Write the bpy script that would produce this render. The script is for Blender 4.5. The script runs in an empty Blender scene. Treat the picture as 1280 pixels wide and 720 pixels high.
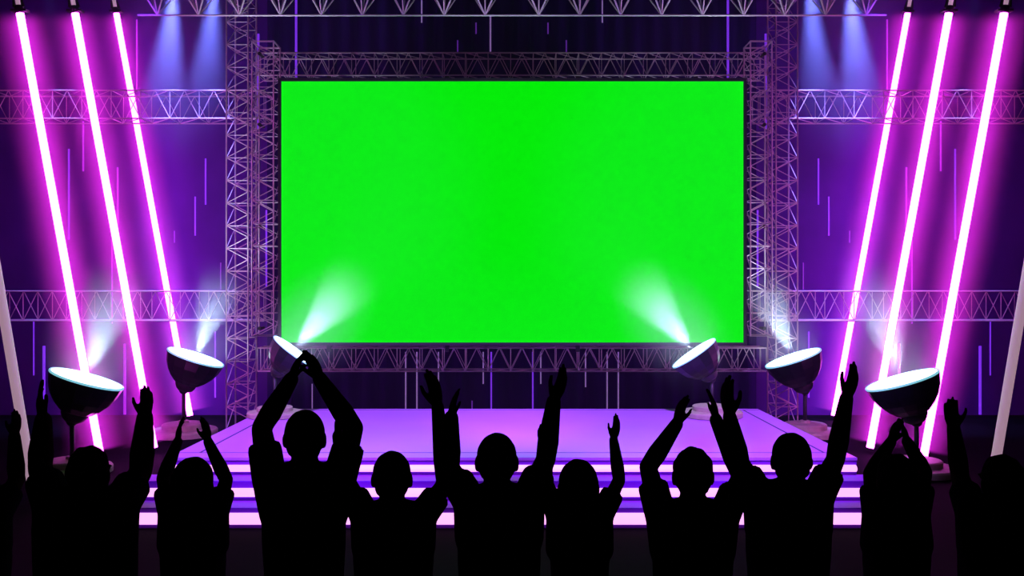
import bpy, bmesh, math, random
from mathutils import Vector, Matrix, Quaternion
random.seed(7)
C = bpy.context.scene.collection
PI = math.pi
F = 1108.0
CAMZ = 2.25

def P(px, py, D):
    """point at distance D (metres) seen at pixel px, py of the 1280x720 frame"""
    return Vector(((px-640)*D/F, D, CAMZ+(360-py)*D/F))

# ------------------------------------------------------------------ materials
def mat(name, col, rough=.6, metal=0., spec=.5, emit=None, est=1., noise=0., nscale=8., coat=0.):
    m = bpy.data.materials.new(name); m.use_nodes = True
    nt = m.node_tree; b = nt.nodes['Principled BSDF']
    b.inputs['Base Color'].default_value = (*col, 1)
    b.inputs['Roughness'].default_value = rough
    b.inputs['Metallic'].default_value = metal
    b.inputs['Specular IOR Level'].default_value = spec
    b.inputs['Coat Weight'].default_value = coat
    if emit:
        b.inputs['Emission Color'].default_value = (*emit, 1)
        b.inputs['Emission Strength'].default_value = est
    if noise:
        tc = nt.nodes.new('ShaderNodeTexCoord'); n = nt.nodes.new('ShaderNodeTexNoise'); r = nt.nodes.new('ShaderNodeValToRGB')
        n.inputs['Scale'].default_value = nscale; n.inputs['Detail'].default_value = 5
        r.color_ramp.elements[0].position = .3; r.color_ramp.elements[1].position = .7
        r.color_ramp.elements[0].color = (*[c*(1-noise) for c in col], 1)
        r.color_ramp.elements[1].color = (*[min(1, c*(1+noise)) for c in col], 1)
        nt.links.new(tc.outputs['Object'], n.inputs['Vector']); nt.links.new(n.outputs['Fac'], r.inputs['Fac'])
        nt.links.new(r.outputs['Color'], b.inputs['Base Color'])
    return m

M = dict(
    wall=mat('wall_paint', (.08, .010, .25), .75, noise=.12, nscale=1.2, spec=.2),
    dark=mat('dark_paint', (.012, .008, .03), .9, spec=.1),
    floor=mat('black_floor', (.002, .0012, .003), .8, noise=.3, nscale=3, spec=.03),
    drape=mat('navy_drape', (.022, .006, .10), .9, spec=.05),
    deck=mat('stage_deck', (.50, .16, .80), .30, noise=.08, nscale=1.1, spec=.3),
    riser=mat('step_riser', (.20, .012, .62), .45, spec=.3),
    seam=mat('seam', (.05, .01, .12), .7),
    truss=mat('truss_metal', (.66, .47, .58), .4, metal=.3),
    frame=mat('screen_frame', (.03, .03, .035), .45, metal=.3),
    screen=mat('screen_green', (0, .02, 0), .5, spec=.0, emit=(0, .855, 0), est=1.),
    tube=mat('tube_light', (.9, .8, .9), .4, emit=(.98, .075, .95), est=14.5),
    tube_dim=mat('tube_light_dimmed', (.9, .8, .9), .4, emit=(1., .60, .82), est=.34),  # corner darkening put into the emission of the outermost tubes
    cap=mat('black_metal', (.02, .02, .022), .5, metal=.4),
    bar=mat('step_light', (.9, .8, .9), .4, emit=(1., .42, .93), est=1.35),
    strip_v=mat('strip_violet', (.3, .1, .8), .4, emit=(.20, .03, .85), est=.75),
    strip_m=mat('strip_magenta', (.6, .1, .8), .4, emit=(.36, .02, .62), est=.8),
    strip_p=mat('strip_pale', (.6, .5, .8), .4, emit=(.26, .15, .42), est=.55),
    strip_f=mat('strip_faint', (.3, .1, .5), .4, emit=(.10, .015, .32), est=.6),
    bowl=mat('lamp_bowl', (.008, .010, .011), .28, metal=.0, spec=.18),
    lens=mat('lamp_lens', (.9, 1, 1), .3, emit=(.72, .95, 1.), est=5.),
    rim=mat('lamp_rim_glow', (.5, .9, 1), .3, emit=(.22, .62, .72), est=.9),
    lens_b=mat('can_lens', (.3, .3, 1), .3, emit=(.3, .35, 1.), est=4.),
    base=mat('lamp_base', (.36, .32, .22), .55, noise=.15, nscale=14),
    skin=mat('skin_in_shadow', (.020, .013, .011), .9, spec=.0),  # backlit silhouette darkness put into the skin, hair and clothing colours
    hair=mat('hair_silhouette', (.006, .005, .005), .95, spec=.0),
    shirt=mat('shirt_silhouette', (.008, .008, .010), .95, spec=.0, noise=.2, nscale=30),
    trousers=mat('trousers_silhouette', (.006, .006, .012), .95, spec=.0),
    shoe=mat('shoe_silhouette', (.010, .010, .010), .7, spec=.1),
)

# ------------------------------------------------------------------ object helpers
def link(name, me, m, parent=None, smooth=False, loc=None):
    o = bpy.data.objects.new(name, me); C.objects.link(o)
    if m: me.materials.append(M[m])
    if smooth:
        for p in me.polygons: p.use_smooth = True
    if parent: o.parent = parent
    if loc is not None: o.location = loc
    return o
def obj(name, bm, m, parent=None, smooth=False, loc=None):
    bmesh.ops.recalc_face_normals(bm, faces=bm.faces)
    me = bpy.data.meshes.new(name); bm.to_mesh(me); bm.free()
    return link(name, me, m, parent, smooth, loc)
def tag(o, label, cat, group=None):
    o['label'] = label; o['category'] = cat
    if group: o['group'] = group
    return o
def thing(name, label, cat, loc=(0, 0, 0), group=None):
    o = bpy.data.objects.new(name, None); C.objects.link(o); o.location = loc; o.empty_display_size = .2
    return tag(o, label, cat, group)
def struct(name, bm, m):
    o = obj(name, bm, m); o['kind'] = 'structure'; return o
def box(bm, x0, x1, y0, y1, z0, z1):
    r = bmesh.ops.create_cube(bm, size=1)
    bmesh.ops.scale(bm, vec=(x1-x0, y1-y0, z1-z0), verts=r['verts'])
    bmesh.ops.translate(bm, vec=((x0+x1)/2, (y0+y1)/2, (z0+z1)/2), verts=r['verts'])
    return r['verts']
def cone(bm, a, b, r0, r1=None, n=8, caps=True):
    a = Vector(a); b = Vector(b); r1 = r0 if r1 is None else r1
    d = b-a; L = d.length
    if L < 1e-6: return
    q = d.to_track_quat('Z', 'Y').to_matrix().to_4x4()
    bmesh.ops.create_cone(bm, cap_ends=caps, segments=n, radius1=r0, radius2=r1, depth=L,
                          matrix=Matrix.Translation((a+b)/2) @ q)
def ball(bm, c, r, seg=16, rot=None):
    if not hasattr(r, '__len__'): r = (r, r, r)
    m = Matrix.Translation(Vector(c))
    if rot is not None: m = m @ rot.to_4x4()
    bmesh.ops.create_uvsphere(bm, u_segments=seg, v_segments=max(6, seg*2//3), radius=1, matrix=m @ Matrix.Diagonal((r[0], r[1], r[2], 1)))
def lathe(bm, prof, n=40, close=True):
    rings = []
    for r, z in prof:
        if r < 1e-5: rings.append([bm.verts.new((0, 0, z))])
        else: rings.append([bm.verts.new((r*math.cos(2*PI*i/n), r*math.sin(2*PI*i/n), z)) for i in range(n)])
    for A, B in zip(rings, rings[1:]):
        for i in range(n):
            j = (i+1) % n
            if len(A) == 1 and len(B) == 1: continue
            if len(A) == 1: bm.faces.new((A[0], B[i], B[j]))
            elif len(B) == 1: bm.faces.new((A[i], A[j], B[0]))
            else: bm.faces.new((A[i], A[j], B[j], B[i]))

# ------------------------------------------------------------------ setting
bm = bmesh.new(); box(bm, -9.9, 9.9, -4, 16.0, -.2, 0); struct('floor', bm, 'floor')
bm = bmesh.new(); box(bm, -9.9, 9.9, 15.70, 16.0, 0, 8.2); struct('wall_back', bm, 'wall')
bm = bmesh.new(); box(bm, -10.1, -9.9, -4, 16.0, 0, 8.2); struct('wall_left', bm, 'dark')
bm = bmesh.new(); box(bm, 9.9, 10.1, -4, 16.0, 0, 8.2); struct('wall_right', bm, 'dark')
bm = bmesh.new(); box(bm, -10.1, 10.1, -4, 16.0, 8.2, 8.4); struct('ceiling', bm, 'dark')

# haze hanging over the stage area
bm = bmesh.new(); box(bm, -9.85, 9.85, 8.0, 15.69, .003, 8.15)
hz = obj('haze', bm, None); hz['kind'] = 'stuff'; hz['label'] = 'thin stage haze hanging over the stage and lamps'; hz['category'] = 'haze'
hm = bpy.data.materials.new('haze'); hm.use_nodes = True; nt = hm.node_tree; nt.nodes.clear()
out = nt.nodes.new('ShaderNodeOutputMaterial'); vs = nt.nodes.new('ShaderNodeVolumeScatter')
vs.inputs['Color'].default_value = (.85, .55, 1, 1); vs.inputs['Density'].default_value = .002; vs.inputs['Anisotropy'].default_value = .0
nt.links.new(vs.outputs[0], out.inputs['Volume']); hz.data.materials.append(hm)

# drape added to keep the middle of the back wall dark
bm = bmesh.new(); nx = 260; x0 = -4.32; top = []; bot = []
fr = []
for i in range(nx+1):
    x = x0+i*(-2*x0)/nx; y = 15.645-.028*math.sin(i*.62)-.012*math.sin(i*.23)
    fr.append((x, y))
pts = fr+[(x, y+.012) for x, y in reversed(fr)]
A = [bm.verts.new((x, y-15.6, 0)) for x, y in pts]; B = [bm.verts.new((x, y-15.6, 8.1)) for x, y in pts]
n2 = len(pts)
for i in range(n2): bm.faces.new((A[i], A[(i+1) % n2], B[(i+1) % n2], B[i]))
for i in range(nx):
    j = n2-1-i
    bm.faces.new((A[i], A[i+1], A[j-1], A[j])); bm.faces.new((B[i], B[i+1], B[j-1], B[j]))
tag(obj('darkening_drape', bm, 'drape', loc=(0, 15.6, .02)), 'dark navy pleated drape added to darken the back wall between the two towers', 'curtain')
# ------------------------------------------------------------------ stage with lit steps
YF, YB, ZT = 8.88, 12.47, .55
st = thing('stage', 'wide lilac stage platform with three glowing light bars along its steps', 'stage', (0, YF, 0))
def L(x, y, z): return (x, y-YF, z)
def sbox(name, m, x0, x1, y0, y1, z0, z1, bev=0, parent=st):
    bm = bmesh.new(); box(bm, x0, x1, y0-YF, y1-YF, z0, z1)
    if bev: bmesh.ops.bevel(bm, geom=bm.edges[:], offset=bev, segments=2, affect='EDGES')
    return obj(name, bm, m, parent)
sbox('base', 'riser', -3.455, 3.455, YF+.01, YB, 0, ZT-.03)
sbox('deck', 'deck', -3.46, 3.46, YF, YB, ZT-.03, ZT, .004)
sbox('step', 'riser', -3.70, 3.70, 8.585, YF+.009, 0, .38, .004)
sbox('step', 'riser', -3.90, 3.90, 8.29, 8.584, 0, .193, .004)
for x0, x1, y, z0, z1 in ((-3.44, 3.44, YF, .411, .479), (-3.66, 3.66, 8.585, .228, .313), (-3.88, 3.88, 8.29, .039, .148)):
    bm = bmesh.new(); r = (z1-z0)/2; zc = (z0+z1)/2; n = 12
    prof = [(-.05*math.cos(a), r*math.sin(a)) for a in [(-.5+i/10)*PI for i in range(11)]]
    # half-round bar with rounded ends, standing proud of the riser
    rows = []
    for k in range(7):
        t = k/6*PI/2; xx = x0+r*(1-math.sin(t)); s = max(.02, math.sqrt(max(0, 1-(1-math.sin(t))**2)))
        rows.append((xx, s))
    rows = rows + [(-a, s) for a, s in reversed(rows)]
    rings = [[bm.verts.new((x, y-YF+py*(.4+.6*s)-.001, zc+pz*s)) for py, pz in prof] for x, s in rows]
    for A, B in zip(rings, rings[1:]):
        for i in range(len(prof)):
            j = (i+1) % len(prof); bm.faces.new((A[i], A[j], B[j], B[i]))
    bm.faces.new(rings[0]); bm.faces.new(rings[-1])
    obj('light_bar', bm, 'bar', st, smooth=True)
for a, b in (((-3.44, 9.15), (3.44, 9.15)), ((-3.44, 12.35), (3.44, 12.35))):
    bm = bmesh.new(); box(bm, a[0], b[0], a[1]-.008-YF, a[1]+.008-YF, ZT-.001, ZT+.002); obj('seam', bm, 'seam', st)
for s in (-1, 1):
    bm = bmesh.new(); box(bm, s*3.22-.012, s*3.22+.012, .27, 3.47, ZT-.001, ZT+.002); obj('seam', bm, 'seam', st)

# ------------------------------------------------------------------ trusses
def box_truss(name, label, o, a, Ln, u, v, pitch, rc=.0125, rb=.0068, style='x', group='trusses', off=0.):
    """o: corner; a: unit axis; u, v: edge vectors of the cross-section (u in the front face, v to the back)"""
    o, a, u, v = Vector(o), Vector(a), Vector(u), Vector(v)
    t = thing(name, label, 'truss', o, group)
    for c in (Vector(), u, v, u+v):
        bm = bmesh.new(); cone(bm, c, c+a*Ln, rc, n=8); obj('chord', bm, 'truss', t, smooth=False)
    bm = bmesh.new()
    n = int((Ln-off)/pitch+1e-6)
    def seg(p, q): cone(bm, p, q, rb, n=6, caps=False)
    for base, e, sh in ((Vector(), u, 0), (v, u, off*0+.0)):
        for k in range(n+1):
            p = base+a*(off+k*pitch)
            if style in ('x', 'w'):                     # warren with a post at each lower node
                if k < n: seg(p, p+e+a*pitch/2); seg(p+e+a*pitch/2, p+a*pitch)
                seg(p, p+e)
            else:                                       # zigzag with a rung at the outer nodes
                if k < n: seg(p, p+e+a*pitch/2); seg(p+e+a*pitch/2, p+a*pitch)
                seg(p, p+e)
    for base in (Vector(), u):
        for k in range(n+1):
            p = base+a*(off+k*pitch)
            seg(p, p+v)
            if k < n and style != 'w': seg(p, p+v+a*pitch)
    for e in (0, Ln):
        p = a*e
        seg(p, p+u); seg(p+u, p+u+v); seg(p+u+v, p+v); seg(p+v, p)
    obj('lattice', bm, 'truss', t)
    return t
X, Y, Z = Vector((1, 0, 0)), Vector((0, 1, 0)), Vector((0, 0, 1))
def wx(px, D): return (px-640)*D/F
def wz(py, D): return CAMZ+(360-py)*D/F
# outer towers standing on the floor
D = 14.1; w = 27*D/F; pit = 28.3*D/F
for s, side in ((-1, 'left'), (1, 'right')):
    x = s*(-wx(283, D))
    box_truss('lattice_tower', 'tall full-height lattice tower standing on the floor, %s of the screen' % side,
              (x, D, .0), Z, 8.15, (-s*w, 0, 0), (0, .46, 0), pit, style='t', group='full-height towers')
# inner towers beside the screen
D = 13.55; w = 27*D/F; pit = 28.3*D/F
for s, side in ((-1, 'left'), (1, 'right')):
    x = s*(-wx(315, D)); zb = wz(420, D); zt = wz(51, D)
    t = box_truss('lattice_tower', 'short lattice tower hugging the %s edge of the green screen' % side,
              (x, D, zb), Z, zt-zb, (-s*w, 0, 0), (0, .38, 0), pit, style='t', group='short towers beside the screen')
    for z in (.1, 1.7, 3.3, zt-zb-.1):
        bm = bmesh.new(); cone(bm, (-s*.01, .38, z), (-s*.01, .60, z), .02, n=8); cone(bm, (-s*.01, .36, z), (-s*.01, .40, z), .03, n=8)
        obj('coupler', bm, 'cap', t)
# trusses over and under the screen
D = 14.1; pit = 28.4*D/F
x0 = wx(322, D)
for nm, lab, pt, pb in (('horizontal_truss', 'pink-lit lattice truss running just above the green screen', 66, 94),
                        ('horizontal_truss', 'pink-lit lattice truss running just below the green screen', 435, 464)):
    box_truss(nm, lab, (x0, D, wz(pb, D)), X, -2*x0, (0, 0, wz(pt, D)-wz(pb, D)), (0, .38, 0), pit, group='screen trusses', off=.05)
# side trusses across the outer bays
D = 14.62; pit = 36.7*D/F
for s, side in ((-1, 'left'), (1, 'right')):
    for pt, pb, hl in ((113, 148, 'upper'), (364, 401, 'lower')):
        xo = s*9.7; xi = s*(-wx(330, D))
        box_truss('horizontal_truss', '%s horizontal lattice truss crossing behind the leaning tubes, %s of the screen' % (hl, side),
                  (xi, D, wz(pb, D)), (s, 0, 0), abs(xo-xi), (0, 0, wz(pt, D)-wz(pb, D)), (0, .46, 0), pit,
                  group='side trusses', off=.1)
# big truss along the top of the frame
D = 12.5; pit = 51.2*D/F; zb = wz(19, D)
t = thing('overhead_truss', 'large overhead lattice truss with one thin bottom rail along the top edge', 'truss', (0, D, zb))
hw = -wx(172, D); TH = .55
for c in ((0, 0, 0), (0, -.30, TH), (0, .30, TH)):
    bm = bmesh.new(); cone(bm, Vector(c)-X*hw, Vector(c)+X*hw, .014, n=8); obj('chord', bm, 'truss', t)
bm = bmesh.new()
for i in range(9):
    for sg in (-1, 1):
        b = Vector((sg*(33.5*D/F+i*pit), 0, 0))
        for yy in (-.30, .30):
            cone(bm, b, b+Vector((-pit/2, yy, TH)), .012, n=6); cone(bm, b, b+Vector((pit/2, yy, TH)), .012, n=6)
            cone(bm, b, b+Vector((0, yy, TH)), .009, n=6)
        cone(bm, b+Vector((-pit/2, -.30, TH)), b+Vector((-pit/2, .30, TH)), .012, n=6)
obj('lattice', bm, 'truss', t)
for s in (-1, 1):
    for xx in (1.5, 4.4):
        for yy in (-.30, .30):
            bm = bmesh.new(); cone(bm, (s*xx, yy, TH), (s*xx, yy, 8.195-zb), .015, n=8); obj('suspension_rod', bm, 'cap', t)

# ------------------------------------------------------------------ screen
D = 13.45
xa, xb, za, zb_ = wx(352, D), wx(929, D), wz(428, D), wz(102, D)
sc = thing('screen', 'huge flat screen showing plain bright green in a thin black frame', 'screen', ((xa+xb)/2, D, za))
cx = (xa+xb)/2; hx = (xb-xa)/2; H = zb_-za
bm = bmesh.new(); box(bm, -hx, hx, -.005, .02, 0, H); obj('display', bm, 'screen', sc)
bm = bmesh.new(); bz = .048
for b in ((-hx-bz, hx+bz, H, H+bz), (-hx-bz, hx+bz, -bz, 0), (-hx-bz, -hx, 0, H), (hx, hx+bz, 0, H)):
    box(bm, b[0], b[1], -.04, .06, b[2], b[3])
obj('frame', bm, 'frame', sc)
bm = bmesh.new(); box(bm, -hx-bz, hx+bz, .06, .075, -bz, H+bz)
for i in range(8): box(bm, -hx+.3+i*(2*hx-.7)/7, -hx+.38+i*(2*hx-.7)/7, .07, .10, 0, H)
obj('back_housing', bm, 'cap', sc)
for i in (-1, 1):
    for j, zz in enumerate((H+.0, -.05)):
        for xx in (1.0, 2.8):
            bm = bmesh.new(); box(bm, i*xx-.03, i*xx+.03, .07, .66, zz-.02 if j else zz, zz+.03 if j else zz+.05); box(bm, i*xx-.03, i*xx+.03, .07, .12, zz-.1, zz+.1)
            obj('mounting_bracket', bm, 'cap', sc)

def vol(name, col, dens, sc):
    """scattering mist added for glow and beams, thins out towards its edge"""
    m = bpy.data.materials.new(name); m.use_nodes = True; nt = m.node_tree; nt.nodes.clear(); N = nt.nodes.new; K = nt.links.new
    o = N('ShaderNodeOutputMaterial'); v = N('ShaderNodeVolumeScatter'); v.inputs['Color'].default_value = (*col, 1)
    tc = N('ShaderNodeTexCoord'); mp = N('ShaderNodeVectorMath'); mp.operation = 'MULTIPLY'; mp.inputs[1].default_value = sc
    ln = N('ShaderNodeVectorMath'); ln.operation = 'LENGTH'; mr = N('ShaderNodeMapRange'); mr.interpolation_type = 'SMOOTHERSTEP'
    mr.inputs['From Min'].default_value = .0; mr.inputs['From Max'].default_value = 1; mr.inputs['To Min'].default_value = dens; mr.inputs['To Max'].default_value = 0
    K(tc.outputs['Object'], mp.inputs[0]); K(mp.outputs[0], ln.inputs[0]); K(ln.outputs['Value'], mr.inputs['Value']); K(mr.outputs[0], v.inputs['Density'])
    K(v.outputs[0], o.inputs['Volume']); return m
BEAMGLOW = vol('beam_glow_smoke', (.9, .95, 1), .22, (1/.8, 1/.8, 1/1.25))  # mist added over each floor lamp so its beam shows
CEILGLOW = vol('ceiling_glow_smoke', (.7, .8, 1), .16, (1/1.5, 1/1.5, 1/3.))  # mist added under the ceiling so the blue beams show
def puff(label, c, d, hl, rad, m):
    bm = bmesh.new(); ball(bm, (0, 0, 0), (rad, rad, hl), 28)
    o = obj('glow_smoke', bm, None, loc=c, smooth=True); o.data.materials.append(m); o['kind'] = 'stuff'
    o.rotation_mode = 'QUATERNION'; o.rotation_quaternion = d.to_track_quat('Z', 'Y')
    tag(o, ' '.join(label.split()[:15]), 'glow_smoke'); return o
# ------------------------------------------------------------------ leaning light tubes
tubes = [  # lower pixel, upper pixel, distance, description
    ((44, 632), (-66, -30), 9.2, 'tube_dim', 'dim outermost pinkish-grey tube light leaning %s, nearest the crowd'),
    ((126, 577), (25, 17), 11.5, 'tube', 'glowing magenta tube light leaning %s, third out from the tower'),
    ((193, 565), (94, 17), 12.1, 'tube', 'glowing magenta tube light leaning %s, second out from the tower'),
    ((238, 526), (145.5, 17), 15.15, 'tube', 'glowing magenta tube light leaning %s, the one beside the tower'),
]
TUBEGLOW = vol('tube_glow_smoke', (.95, .2, 1), 1.15, (1/.47, 1/.47, 0))  # magenta-tinted mist added around each tube to make its glow
for (lx, ly), (ux, uy), D, m, lab in tubes:
    for s in (-1, 1):
        def mp(px, py):
            v = P(px, py, D); v.x *= -s; return v
        a = mp(lx, ly); a.z = max(a.z, .03); b = mp(ux, uy)
        t = thing('tube_light', lab % ('on the left side' if s < 0 else 'on the right side'), 'light tube', a, 'leaning tube lights')
        r = .049; d = (b-a).normalized()
        a = a + d*.03
        t.location = a
        bm = bmesh.new(); cone(bm, Vector(), b-a, r, n=20); obj('tube', bm, m, t, smooth=False)
        if m == 'tube':
            lo = .49*abs(d.x)/d.z
            bm = bmesh.new(); cone(bm, (0, 0, lo), (0, 0, (b-a).length-.05), .47, n=32)
            sm = obj('glow_smoke', bm, None, loc=a); sm.data.materials.append(TUBEGLOW); sm['kind'] = 'stuff'
            sm.rotation_mode = 'QUATERNION'; sm.rotation_quaternion = d.to_track_quat('Z', 'Y')
            tag(sm, 'mist added for the magenta glow ' + lab.split('light leaning')[0].replace('glowing magenta tube ', 'around the tube ') % () + ('leaning on the left side, ' if s < 0 else 'leaning on the right side, ') + lab.split(', ')[1], 'glow_smoke')
        bm = bmesh.new(); cone(bm, -d*.02, d*.01, r*1.03, n=20); obj('end_cap', bm, 'cap', t)
        bm = bmesh.new(); e = b-a
        cone(bm, e, e+d*.10, r*1.15, n=16); box(bm, e.x-.10, e.x+.10, -.05, .05, e.z+.02, e.z+.05)
        cone(bm, e+d*.09+X*.06, e+d*.22+X*.05, .022, .012, n=8); cone(bm, e+d*.09-X*.06, e+d*.22-X*.05, .022, .012, n=8)
        obj('clamp', bm, 'cap', t)
        bm = bmesh.new(); cone(bm, e+d*.10, e+d*.62, r*.55, r*.8, n=16); obj('upper_tube', bm, 'tube_dim', t)
        bm = bmesh.new(); top = e+d*.60; k = (8.2-a.z-top.z)/d.z; cone(bm, top, top+d*k, .016, n=8); obj('suspension_rod', bm, 'cap', t)

# ------------------------------------------------------------------ thin light strips on the back wall
rows = [  # px, top, bottom, material, radius, where
    (171, 22, 112, 'm', .014, 'high up between the first and second leaning tubes'),
    (104, 150, 213, 'm', .016, 'below the upper side truss, between the two outer tubes'),
    (86, 185, 299, 'v', .016, 'tall one right behind the outer leaning tube'),
    (147, 208, 300, 'm', .016, 'tall one between the leaning tubes at screen middle height'),
    (257, 197, 255, 'v', .014, 'nearest the full-height tower, below the upper side truss'),
    (244, 245, 294, 'v', .014, 'just below and beside the one nearest the tower'),
    (218, 288, 303, 'f', .012, 'very short and faint'),
    (276, 328, 362, 'f', .012, 'short faint one hugging the full-height tower'),
    (140, 300, 405, 'm', .013, 'long magenta one running down to the lower side truss'),
    (42, 402, 470, 'v', .012, 'thin one hanging off the lower side truss, outermost'),
    (55, 433, 521, 'v', .024, 'thick one reaching the floor near the outermost tube'),
    (156, 430, 521, 'm', .024, 'thick magenta one reaching the floor between two tubes'),
    (269, 415, 498, 'v', .014, 'low one between the floor lamp and the tower'),
    (333, 262, 358, 'v', .016, 'behind the short tower at half height'),
    (323, 40, 160, 'v', .020, 'behind the top end of the short tower'),
    (370, 0, 98, 'v', .020, 'broad bright one above the screen corner'),
    (390, 480, 511, 'p', .010, 'pale short stub rising from the rear stage corner'),
    (507, 440, 511, 'p', .013, 'pale one under the screen, outer of a close pair'),
    (521, 440, 511, 'p', .013, 'pale one under the screen, inner of a close pair'),
    (548, 440, 484, 'p', .012, 'pale one under the screen, short, farther out'),
    (604, 440, 480, 'p', .012, 'pale one under the screen, short, nearest the middle'),
    (614, 440, 511, 'v', .014, 'violet one under the screen nearest the middle'),
    (590, 501, 511, 'f', .012, 'tiny faint one on the stage horizon'),
    (527, 0, 28, 'p', .012, 'short pale one crossing the overhead rail'),
    (595, 28, 42, 'f', .012, 'tiny faint one under the overhead rail'),
    (572, 50, 66, 'f', .012, 'tiny faint one just over the screen truss'),
]
DW = 15.58
for px, p0, p1, k, r, w in rows:
    for s, side in ((-1, 'left'), (1, 'right')):
        x = -s*wx(px, DW) if s > 0 else wx(px, DW)
        ins = px > 336; x = x if ins else x*15.69/DW
        z0 = max(.01, wz(p1, DW)); z1 = min(8.1, wz(p0, DW))
        bm = bmesh.new(); cone(bm, (0, 0, 0), (0, 0, z1-z0), r, n=10)
        for v in bm.verts: v.co.y *= .6
        tag(obj('light_strip', bm, 'strip_'+k, loc=(x, (DW+.022 if ins else 15.70)-r*.6, z0)),
            ('%s light strip, %s, %s half' % ({'m': 'magenta', 'v': 'violet', 'p': 'pale', 'f': 'faint'}[k], w, side)).replace('pale light strip, pale', 'pale light strip,').replace('faint light strip, very short and faint', 'very short faint light strip below others'),
            'light strip', 'thin vertical light strips on the back wall')
bm = bmesh.new(); cone(bm, (0, 0, 0), (0, 0, wz(19, DW)-wz(64, DW)), .015, n=10)
tag(obj('light_strip', bm, 'strip_p', loc=(wx(613, DW), DW+.02, wz(64, DW))), 'pale light strip above the screen truss near the middle of the wall', 'light strip', 'thin vertical light strips on the back wall')

# ------------------------------------------------------------------ floor lamps
def spot(name, loc, direction, power, col, angle, blend, radius, parent=None):
    l = bpy.data.lights.new(name, 'SPOT'); l.energy = power; l.color = col; l.spot_size = math.radians(angle); l.spot_blend = blend
    l.shadow_soft_size = radius
    o = bpy.data.objects.new(name, l); C.objects.link(o)
    o.rotation_mode = 'QUATERNION'; o.rotation_quaternion = Vector(direction).to_track_quat('-Z', 'Y')
    if parent: o.parent = parent
    o.location = loc
    return o
def floor_lamp(label, disc, D, z0, R, tilt, toward, baseR, beam, power):
    """disc: pixel of the lens centre; tilt: degrees sideways (+ = leaning to the right)"""
    c = P(disc[0], disc[1], D)
    n = Vector((math.sin(math.radians(tilt)), -math.sin(math.radians(toward)), 1)); n.z = math.cos(math.radians(tilt))*math.cos(math.radians(toward)); n.normalize()
    knob = c-n*R*1.25
    t = thing('floor_lamp', label, 'lamp', (knob.x, knob.y, z0), 'bowl-shaped floor lamps')
    cl = c-Vector(t.location); kl = knob-Vector(t.location)
    q = n.to_track_quat('Z', 'Y').to_matrix().to_4x4(); tr = Matrix.Translation(cl) @ q
    bm = bmesh.new()
    lathe(bm, [(r*R, z*R) for r, z in ((.93, -.03), (.90, -.08), (.99, -.015), (1.0, 0), (1.01, -.02), (.99, -.12), (.92, -.38), (.80, -.62), (.64, -.82), (.47, -.97), (.36, -1.02))], 14)
    lathe(bm, [(r*R, z*R) for r, z in ((.90, -.08), (.5, -.5), (0, -.7))], 14)
    bmesh.ops.transform(bm, matrix=tr, verts=bm.verts); obj('bowl', bm, 'bowl', t)
    bm = bmesh.new()
    lathe(bm, [(r*R, z*R) for r, z in ((.37, -.99), (.36, -1.08), (.30, -1.2), (.2, -1.28), (0, -1.3))], 24)
    bmesh.ops.transform(bm, matrix=tr, verts=bm.verts); obj('neck', bm, 'cap', t, smooth=True)
    bm = bmesh.new()
    lathe(bm, [(r*R, z*R) for r, z in ((0, .045), (.4, .04), (.75, .025), (.95, 0), (.96, -.03), (0, -.035))], 40)
    bmesh.ops.transform(bm, matrix=tr, verts=bm.verts); obj('lens', bm, 'lens', t, smooth=True)
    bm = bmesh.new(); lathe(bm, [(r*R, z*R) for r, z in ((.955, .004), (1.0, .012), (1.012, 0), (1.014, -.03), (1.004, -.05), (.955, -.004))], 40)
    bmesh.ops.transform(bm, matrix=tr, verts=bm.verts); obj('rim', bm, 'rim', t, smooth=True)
    bm = bmesh.new(); cone(bm, (0, 0, .1*baseR), (0, 0, kl.z+.05*R), .065*R, n=20); ball(bm, kl, .16*R, 16); obj('pole', bm, 'cap', t, smooth=True)
    bm = bmesh.new()
    b = baseR
    lathe(bm, [(0, .002), (.97*b, .002), (b, .02*b), (b, .15*b), (.97*b, .19*b), (.62*b, .21*b)], 48)
    obj('base', bm, 'base', t)
    bm = bmesh.new(); lathe(bm, [(.64*b, .19*b), (.64*b, .34*b), (.60*b, .37*b), (.16*b, .39*b), (.14*b, .46*b), (0, .46*b)], 48); obj('base_plate', bm, 'base', t)
    bd = Vector((math.sin(math.radians(beam[0])), math.sin(math.radians(beam[2])), math.cos(math.radians(beam[0])))).normalized()
    puff('mist added to show the beam of the ' + label, cl+Vector(t.location)+bd*.42, bd, 1.25, .8, BEAMGLOW)
    s = spot('lamp_beam', cl+n*R*.10, Vector((math.sin(math.radians(beam[0])), math.sin(math.radians(beam[2])), math.cos(math.radians(beam[0])))), power, (.62, .86, 1.), beam[1], .55, R*.2, t)
    return t
PW = 700
floor_lamp('big bowl lamp tilted right, on the floor at far left before the outer tubes', (109, 473), 10.8, 0, .43, 18, -4, .46, (16, 42, 3), PW)
floor_lamp('bowl lamp tilted right, on the floor beside the left tower', (245, 446), 13.55, 0, .43, 20, -1, .50, (18, 42, 3), PW*1.1)
floor_lamp('small steeply tilted bowl lamp on the left end of the stage', (367, 438), 11.75, ZT, .315, 38, -3, .36, (40, 46, 3), PW)
floor_lamp('small steeply tilted bowl lamp on the right end of the stage', (867, 441), 11.75, ZT, .335, -35, -2, .40, (-38, 46, 3), PW)
floor_lamp('bowl lamp tilted left, on the floor beside the right tower', (991, 447), 13.55, 0, .43, -20, -1, .50, (-22, 42, 3), PW*1.1)
floor_lamp('big bowl lamp tilted left, on the floor before the right outer tubes', (1127, 474), 10.8, 0, .43, -18, -3.5, .46, (-16, 42, 3), PW)

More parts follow.
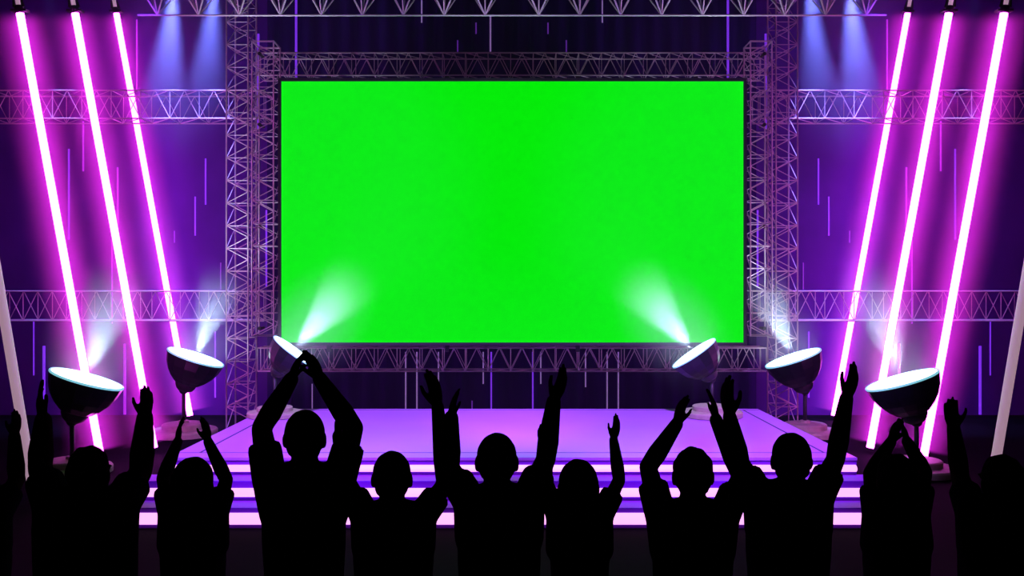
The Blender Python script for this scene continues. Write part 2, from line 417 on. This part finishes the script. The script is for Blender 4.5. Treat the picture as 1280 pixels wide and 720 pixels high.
# ------------------------------------------------------------------ hanging cans with blue beams
def can(label, px, py, D, aim, power, col, angle, radius=.08, blend=.7):
    c = P(px, py, D)
    c.z = min(c.z, 7.9)
    n = (Vector(aim)-c).normalized()
    t = thing('hanging_spotlight', label, 'spotlight', (c.x, c.y, c.z), 'spotlights hung from the ceiling')
    q = n.to_track_quat('Z', 'Y').to_matrix().to_4x4()
    bm = bmesh.new(); lathe(bm, [(0, -.3), (.07, -.29), (.1, -.2), (.11, -.06), (.12, -.02), (.11, -.03), (.1, -.06), (0, -.06)], 24)
    bmesh.ops.transform(bm, matrix=q, verts=bm.verts); obj('can', bm, 'cap', t, smooth=True)
    bm = bmesh.new(); lathe(bm, [(0, -.05), (.1, -.05), (.1, -.055), (0, -.055)], 24); bmesh.ops.transform(bm, matrix=q, verts=bm.verts); obj('lens', bm, 'lens_b', t)
    bm = bmesh.new(); cone(bm, -n*.2, (0, 0, 8.2-c.z), .02, n=8); obj('yoke', bm, 'cap', t)
    spot('can_beam', n*.06, n, power, col, angle, blend, radius, t)
BL = (.2, .22, 1.)
for s, side in ((-1, 'left'), (1, 'right')):
    f = lambda px: px if s < 0 else 1280-px
    can('blue beam spotlight above the %s tower, inner of two' % side, f(268), -22, 14.2, P(f(232), 520, 14.7), 4800, BL, 27)
    can('blue beam spotlight above the %s tower, outer of two' % side, f(218), -22, 14.2, P(f(172), 520, 14.7), 4800, BL, 27)
    can('weak blue spotlight over the %s outer tubes' % side, f(62), -22, 14.2, P(f(80), 520, 14.7), 2200, BL, 27)
    puff('mist bank added to show the blue beams, ' + side + ' bay', P(f(218), 0, 14.4), Vector((0, 0, 1)), 3., 1.5, CEILGLOW)
    can('unseen violet fill light added high over the %s bay' % side, f(170), -40, 11.8, P(f(190), 330, 15.7), 150, (.16, .03, 1.), 62, .1, 1.)  # added fill lamp that brightens the wall in violet
# unseen violet lamps added over the audience to brighten the stage
def stage_fill(label, x, y, z, aim, power, col, angle):
    can(label, 640+x*F/y, 360-(z-CAMZ)*F/y, y, aim, power, col, angle, .1, .8)
stage_fill('unseen violet stage fill light added over the crowd, left one', -2.0, 5.2, 7.6, (-1.9, 10.9, .5), 9500, (.44, .17, 1.), 40)
stage_fill('unseen violet stage fill light added over the crowd, right one', 2.0, 5.2, 7.6, (1.9, 10.9, .5), 9500, (.44, .17, 1.), 40)

# ------------------------------------------------------------------ people
def remeshed(bm, voxel, name, smooth_it=2):
    me = bpy.data.meshes.new(name); bm.to_mesh(me); bm.free()
    o = bpy.data.objects.new(name, me); C.objects.link(o)
    m = o.modifiers.new('r', 'REMESH'); m.mode = 'VOXEL'; m.voxel_size = voxel; m.use_smooth_shade = True
    if smooth_it:
        s = o.modifiers.new('s', 'SMOOTH'); s.factor = .5; s.iterations = smooth_it
    dg = bpy.context.evaluated_depsgraph_get(); dg.update()
    res = bpy.data.meshes.new_from_object(o.evaluated_get(dg)); res.name = name
    bpy.data.objects.remove(o); bpy.data.meshes.remove(me)
    return res
def loft(bm, secs, n=24):
    """secs: (cx, cy, z, rx, ry)"""
    rings = [[bm.verts.new((cx+rx*math.cos(2*PI*i/n), cy+ry*math.sin(2*PI*i/n), z)) for i in range(n)] for cx, cy, z, rx, ry in secs]
    for A, B in zip(rings, rings[1:]):
        for i in range(n): bm.faces.new((A[i], A[(i+1) % n], B[(i+1) % n], B[i]))
    bm.faces.new(list(reversed(rings[0]))); bm.faces.new(rings[-1])
def limb(bm, a, b, r0, r1, n=14):
    cone(bm, a, b, r0, r1, n=n); ball(bm, a, r0, 12); ball(bm, b, r1, 12)
def hand(bm, W, T, pn, side, L, spread=1.):
    """W wrist, T fingertip of the middle finger, pn palm normal, side +-1 which edge carries the thumb"""
    u = (T-W).normalized(); pn = (pn-u*pn.dot(u)).normalized(); v = u.cross(pn)*side
    k = L/.175
    rot = Matrix((v, pn, u)).transposed()
    ball(bm, W+u*.045*k, (.037*k, .018*k, .054*k), 14, rot)
    for i, (off, ln) in enumerate(((.029, .068), (.010, .078), (-.010, .073), (-.028, .056))):
        b = W+u*(.078-.006*abs(i-1.2))*k+v*off*k
        d = (u+v*(off*2.6*spread)).normalized(); p = b-u*.02*k; r = .0102*k
        q = b; limb(bm, p, q, r*1.05, r, 8)
        for j, (fr, cu) in enumerate(((.42, .12), (.32, .28), (.26, .45))):
            dd = (d+pn*cu*(.7+.25*i)).normalized(); e = q+dd*ln*fr*k
            limb(bm, q, e, r*(1-.08*j), r*(.92-.08*j), 8); q = e
    b = W+u*.022*k+v*.024*k; q = b+(u*.75+v*.7+pn*.2).normalized()*.034*k
    limb(bm, b, q, .0145*k, .0115*k, 10)
    e = q+(u*.8+v*.5+pn*.2).normalized()*.03*k; limb(bm, q, e, .0112*k, .0098*k, 8)
    limb(bm, e, e+(u*.95+v*.2+pn*.15).normalized()*.024*k, .0098*k, .0078*k, 8)

def person(label, D, cx, top, hw, body, arms, arm_r=1., hair='short', turn=0.):
    """cx, top: pixel of the crown; hw: head half-width px; body: chest half-width px;
    arms: ((shoulder), (elbow), (wrist), (fingertip), elbow_forward, wrist_forward, thumb) for left and right"""
    px = D/F
    Ht = CAMZ+(360-top)*px; X0 = wx(cx, D); hwm = hw*px*.93
    org = Vector((X0, D, 0))
    bm = bmesh.new()
    hh = hwm*1.42
    hz_ = Ht-hh-.008; hc = Vector((0, .005, hz_))
    # skull, jaw, face, ears
    ball(bm, hc+Vector((0, -.008, hh*.16)), (hwm, hwm*1.2, hh*.84), 24)
    ball(bm, hc+Vector((0, -.012, -hh*.26)), (hwm*.90, hwm*1.02, hh*.60), 20)
    ball(bm, hc+Vector((0, .022, -hh*.42)), (hwm*.74, hwm*.86, hh*.56), 20)
    ball(bm, hc+Vector((0, .055, -hh*.80)), (hwm*.30, hwm*.32, hh*.17), 12)
    fy = .022+hwm*.86
    cone(bm, hc+Vector((0, fy-.01, hh*.10)), hc+Vector((0, fy+.020, -hh*.20)), .008, .013, 10); ball(bm, hc+Vector((0, fy+.016, -hh*.22)), (.015, .012, .011), 10)
    ball(bm, hc+Vector((0, fy-.004, -hh*.47)), (.024, .010, .0075), 12); ball(bm, hc+Vector((0, fy-.006, -hh*.54)), (.020, .010, .008), 12)
    for s in (-1, 1):
        ball(bm, hc+Vector((s*.030, fy-.010, hh*.02)), (.014, .010, .009), 12)
        ball(bm, hc+Vector((s*.030, fy-.002, hh*.13)), (.019, .008, .005), 12)
        er = Matrix.Rotation(s*.35, 3, 'Z')
        ball(bm, hc+Vector((s*(hwm*1.0), -.004, -hh*.10)), (.009, .019, .031), 14, er)
    # neck and torso
    S = [P(*a[0], D)-org for a in arms]
    zs = (S[0].z+S[1].z)/2; bw = body*px; sw = (S[1].x-S[0].x)/2; sx = (S[0].x+S[1].x)/2
    nk = hwm*.70
    loft(bm, [(sx*.8, -.015, zs-.02, nk*1.5, nk*1.2), (sx*.6, -.01, zs+.04, nk*1.12, nk), (0, .0, hz_-hh*.75, nk*.98, nk*.95), (0, .005, hz_-hh*.1, nk*.95, nk)], 20)
    hip = Ht*.52
    tor = [(sx, 0, hip-.06, bw*.92, .105), (sx, 0, hip, bw*1.02, .115), (sx, 0, hip+.14, bw*.90, .098), (sx, -.003, hip+(zs-hip)*.62, bw*.99, .112),
           (sx, -.008, zs-.07, bw*1.0, .115), (sx, -.012, zs-.005, min(bw, sw)*.86, .085), (sx, -.012, zs+.028, sw*.5, .055)]
    loft(bm, tor)
    sh = bmesh.new()
    loft(sh, [(a, b, c, d+.010, e+.010) for a, b, c, d, e in ((tor[0][0], 0, hip-.02, bw*1.0, .112),)+tuple(tor[1:6])]+[(sx, -.012, zs+.034, sw*.5, .060)])
    for i, a in enumerate(arms):
        s = -1 if i == 0 else 1
        Sj = S[i]; ef, wf = a[4], a[5]
        E = P(*a[1], D+ef)-org; W = P(*a[2], D+wf)-org; T = P(*a[3], D+wf)-org
        chest = Vector((sx+s*bw*.72, -.005, zs-.13)); nb = Vector((sx*.6+s*nk*.6, -.012, zs+.05))
        r1 = .046*arm_r
        limb(bm, chest, Sj, .052, r1*1.12); limb(bm, nb, Sj, .030, r1*.95)
        mid = Sj.lerp(E, .45)
        limb(bm, Sj, mid, r1*1.12, r1*.98); limb(bm, mid, E, r1*.98, r1*.84)
        m2 = E.lerp(W, .32)
        limb(bm, E, m2, r1*.84, r1*.92); limb(bm, m2, W, r1*.92, .029*arm_r)
        pn = Vector((-s*math.cos(a[6]), math.sin(a[6]), 0))
        # thumbs point back to the owner's head side
        Lh = max((T-W).length, .125)
        u = (T-W).normalized()
        v = u.cross((pn-u*pn.dot(u)).normalized()); ts = 1 if v.dot(Vector((-s*.8, -.6, 0))) > 0 else -1
        hand(bm, W, T, pn, ts, Lh)
        limb(sh, chest, Sj, .060, r1*1.12+.012); limb(sh, nb+Vector((s*.012, 0, -.008)), Sj, .034, r1*.95+.012)
        c2 = Sj.lerp(E, .62); cone(sh, Sj, c2, r1*1.12+.013, r1*1.0+.017, n=18)
    tr_ = bmesh.new()
    loft(tr_, [(sx, 0, hip-.1, bw*.98, .120), (sx, 0, hip-.03, bw*1.04, .125), (sx, 0, hip+.05, bw*1.0, .118)])
    for s in (-1, 1):
        h = Vector((sx+s*bw*.5, 0, hip-.07)); k = Vector((sx+s*.115, .02, Ht*.285)); an = Vector((sx+s*.12, -.01, .08))
        limb(bm, h, k, .082, .054); limb(bm, k, k.lerp(an, .3), .054, .056); limb(bm, k.lerp(an, .3), an, .056, .036)
        ball(bm, an+Vector((0, .05, -.045)), (.036, .095, .028), 14)
        limb(tr_, h, k, .096, .068); cone(tr_, k, an+Vector((0, 0, .02)), .068, .055, n=16)
    me = remeshed(bm, .0055, 'person', 2)
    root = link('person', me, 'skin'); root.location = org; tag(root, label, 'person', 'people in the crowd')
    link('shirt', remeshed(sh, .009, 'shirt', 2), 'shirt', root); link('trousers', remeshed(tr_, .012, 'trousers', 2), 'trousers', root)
    for s in (-1, 1):
        bm = bmesh.new(); an = Vector((sx+s*.12, -.01, 0))
        ball(bm, an+Vector((0, .055, .042)), (.045, .118, .036), 20); ball(bm, an+Vector((0, -.01, .065)), (.043, .055, .048), 16)
        for v in bm.verts: v.co.z = max(v.co.z, .004)
        obj('shoe', bm, 'shoe', root, smooth=True)
    # hair: follows the skull down to the nape, tucked in below the hairline
    bm = bmesh.new()
    g = {'short': 1.03, 'messy': 1.055, 'bob': 1.06, 'crop': 1.025}[hair]
    ball(bm, hc+Vector((0, -.010, hh*.16)), (hwm*g, hwm*1.2*g, hh*.84*g), 32)
    if hair == 'bob':
        ball(bm, hc+Vector((0, -.014, -hh*.30)), (hwm*1.08, hwm*1.12, hh*.72), 28)
        ball(bm, hc+Vector((0, -.014, -hh*.62)), (hwm*.96, hwm*1.0, hh*.42), 28)
    else: ball(bm, hc+Vector((0, -.014, -hh*.26)), (hwm*.92, hwm*1.05, hh*.60), 28)
    hme = remeshed(bm, .006, 'hair', 2)
    for v in hme.vertices:
        q = v.co-hc
        low = (-.95 if hair == 'bob' else -.55)*hh+max(0, q.y+(-.01 if hair == 'bob' else .03))*(2.4 if hair == 'bob' else 2.0)
        amp = {'messy': .035, 'short': .010, 'bob': .012, 'crop': .006}[hair]
        k = 1+amp*(math.sin(q.x*95+cx)*math.cos(q.z*80+q.y*60)+.6*math.sin(q.y*120+q.x*60))
        if q.z < low: k = max(.80, 1-(low-q.z)*9)
        v.co = Vector((q.x*k, q.y*k, q.z*(k if q.z > low else 1)))+hc
    for p in hme.polygons: p.use_smooth = True
    link('hair', hme, 'hair', root)
    return root

person('person with one hand up at the left edge, body mostly out of frame', 3.45, -38, 562, 26, 48,
       (((-75, 640), (-100, 595), (-95, 540), (-98, 500), .15, .2, .6), ((-3, 642), (21, 600), (18, 545), (24, 508), .15, .2, .2)), .8)
person('broad person with both arms straight up in front of far-left lamp', 3.1, 111, 556, 25, 60,
       (((66, 630), (50, 585), (54, 525), (45, 470), .16, .2, .6), ((150, 632), (176, 590), (181, 522), (187, 477), .16, .2, .5)), 1.05, 'messy')
person('smaller person with rounded bob haircut clapping thin arms, left of tallest clapper', 3.6, 241, 570, 25, 37,
       (((213, 640), (204, 598), (222, 552), (226, 520), .12, .2, .25), ((271, 640), (283, 600), (260, 552), (256, 520), .12, .2, .25)), .72, 'bob')
person('tall short-haired person clapping with arms arched high overhead, hands meeting', 3.3, 381, 510, 26, 49,
       (((337, 600), (327, 535), (364, 474), (380, 431), .14, .16, .45), ((424, 600), (442, 535), (400, 474), (382, 431), .14, .16, .45)), 1.0, 'crop')
person('short-haired person with arms spread up, between the arched clapper and the centre figure', 3.65, 490, 562, 25, 48,
       (((456, 645), (436, 606), (423, 545), (420, 505), .12, .16, .4), ((528, 645), (556, 606), (547, 508), (539, 455), .12, .2, .55)), .95, 'short')
person('person at the centre with both arms raised straight, one hand over the truss', 3.2, 621, 539, 26, 49,
       (((588, 628), (562, 585), (564, 522), (570, 480), .15, .2, .3), ((660, 626), (682, 575), (692, 502), (713, 453), .15, .2, .6)), .98, 'short')
person('slim person with rounded bob haircut and thin raised arms, right of centre figure', 3.55, 723, 573, 25, 34,
       (((697, 645), (683, 600), (682, 562), (672, 525), .1, .16, .7), ((752, 645), (774, 600), (767, 550), (775, 515), .1, .16, .7)), .68, 'bob')
person('messy-haired person clapping with arms arched, before the right stage lamp', 3.3, 866, 558, 25, 47,
       (((826, 645), (810, 584), (846, 530), (856, 488), .14, .18, .4), ((905, 645), (926, 596), (895, 525), (888, 480), .14, .18, .3)), .9, 'messy')
person('short-haired person with open palm raised beside right tubes and other arm up', 3.5, 989, 539, 25, 50,
       (((948, 618), (926, 580), (912, 520), (904, 464), .13, .18, .4), ((1022, 622), (1044, 575), (1058, 498), (1076, 449), .13, .2, .9)), .98, 'short')
person('person clapping overhead right below the big right bowl lamp', 3.7, 1120, 566, 24, 38,
       (((1094, 642), (1088, 592), (1114, 552), (1124, 520), .12, .16, .3), ((1146, 642), (1156, 590), (1134, 552), (1126, 520), .12, .16, .3)), .8, 'messy')
person('person at the right edge with one hand raised between outer tubes', 3.25, 1253, 567, 25, 52,
       (((1214, 640), (1200, 595), (1192, 535), (1185, 492), .14, .2, .7), ((1294, 640), (1312, 595), (1310, 535), (1316, 490), .14, .2, .7)), .85, 'messy')

# ------------------------------------------------------------------ camera and world
cam = bpy.data.cameras.new('camera'); cam.sensor_width = 36; cam.lens = 36*F/1280
co = bpy.data.objects.new('camera', cam); C.objects.link(co); co.location = (0, 0, CAMZ); co.rotation_euler = (PI/2, 0, 0)
s = bpy.context.scene; s.camera = co
w = bpy.data.worlds.new('world'); w.use_nodes = True; w.node_tree.nodes['Background'].inputs[0].default_value = (0, 0, 0, 1); s.world = w
s.view_settings.view_transform = 'Standard'; s.view_settings.look = 'None'; s.view_settings.gamma = 1; s.view_settings.use_curve_mapping = False
s.view_settings.exposure = 0
s.cycles.use_denoising = True; s.cycles.volume_step_rate = .5; s.cycles.volume_max_steps = 128
s.cycles.max_bounces = 5; s.cycles.volume_bounces = 0; s.cycles.diffuse_bounces = 2; s.cycles.glossy_bounces = 3
s.cycles.sample_clamp_indirect = 4
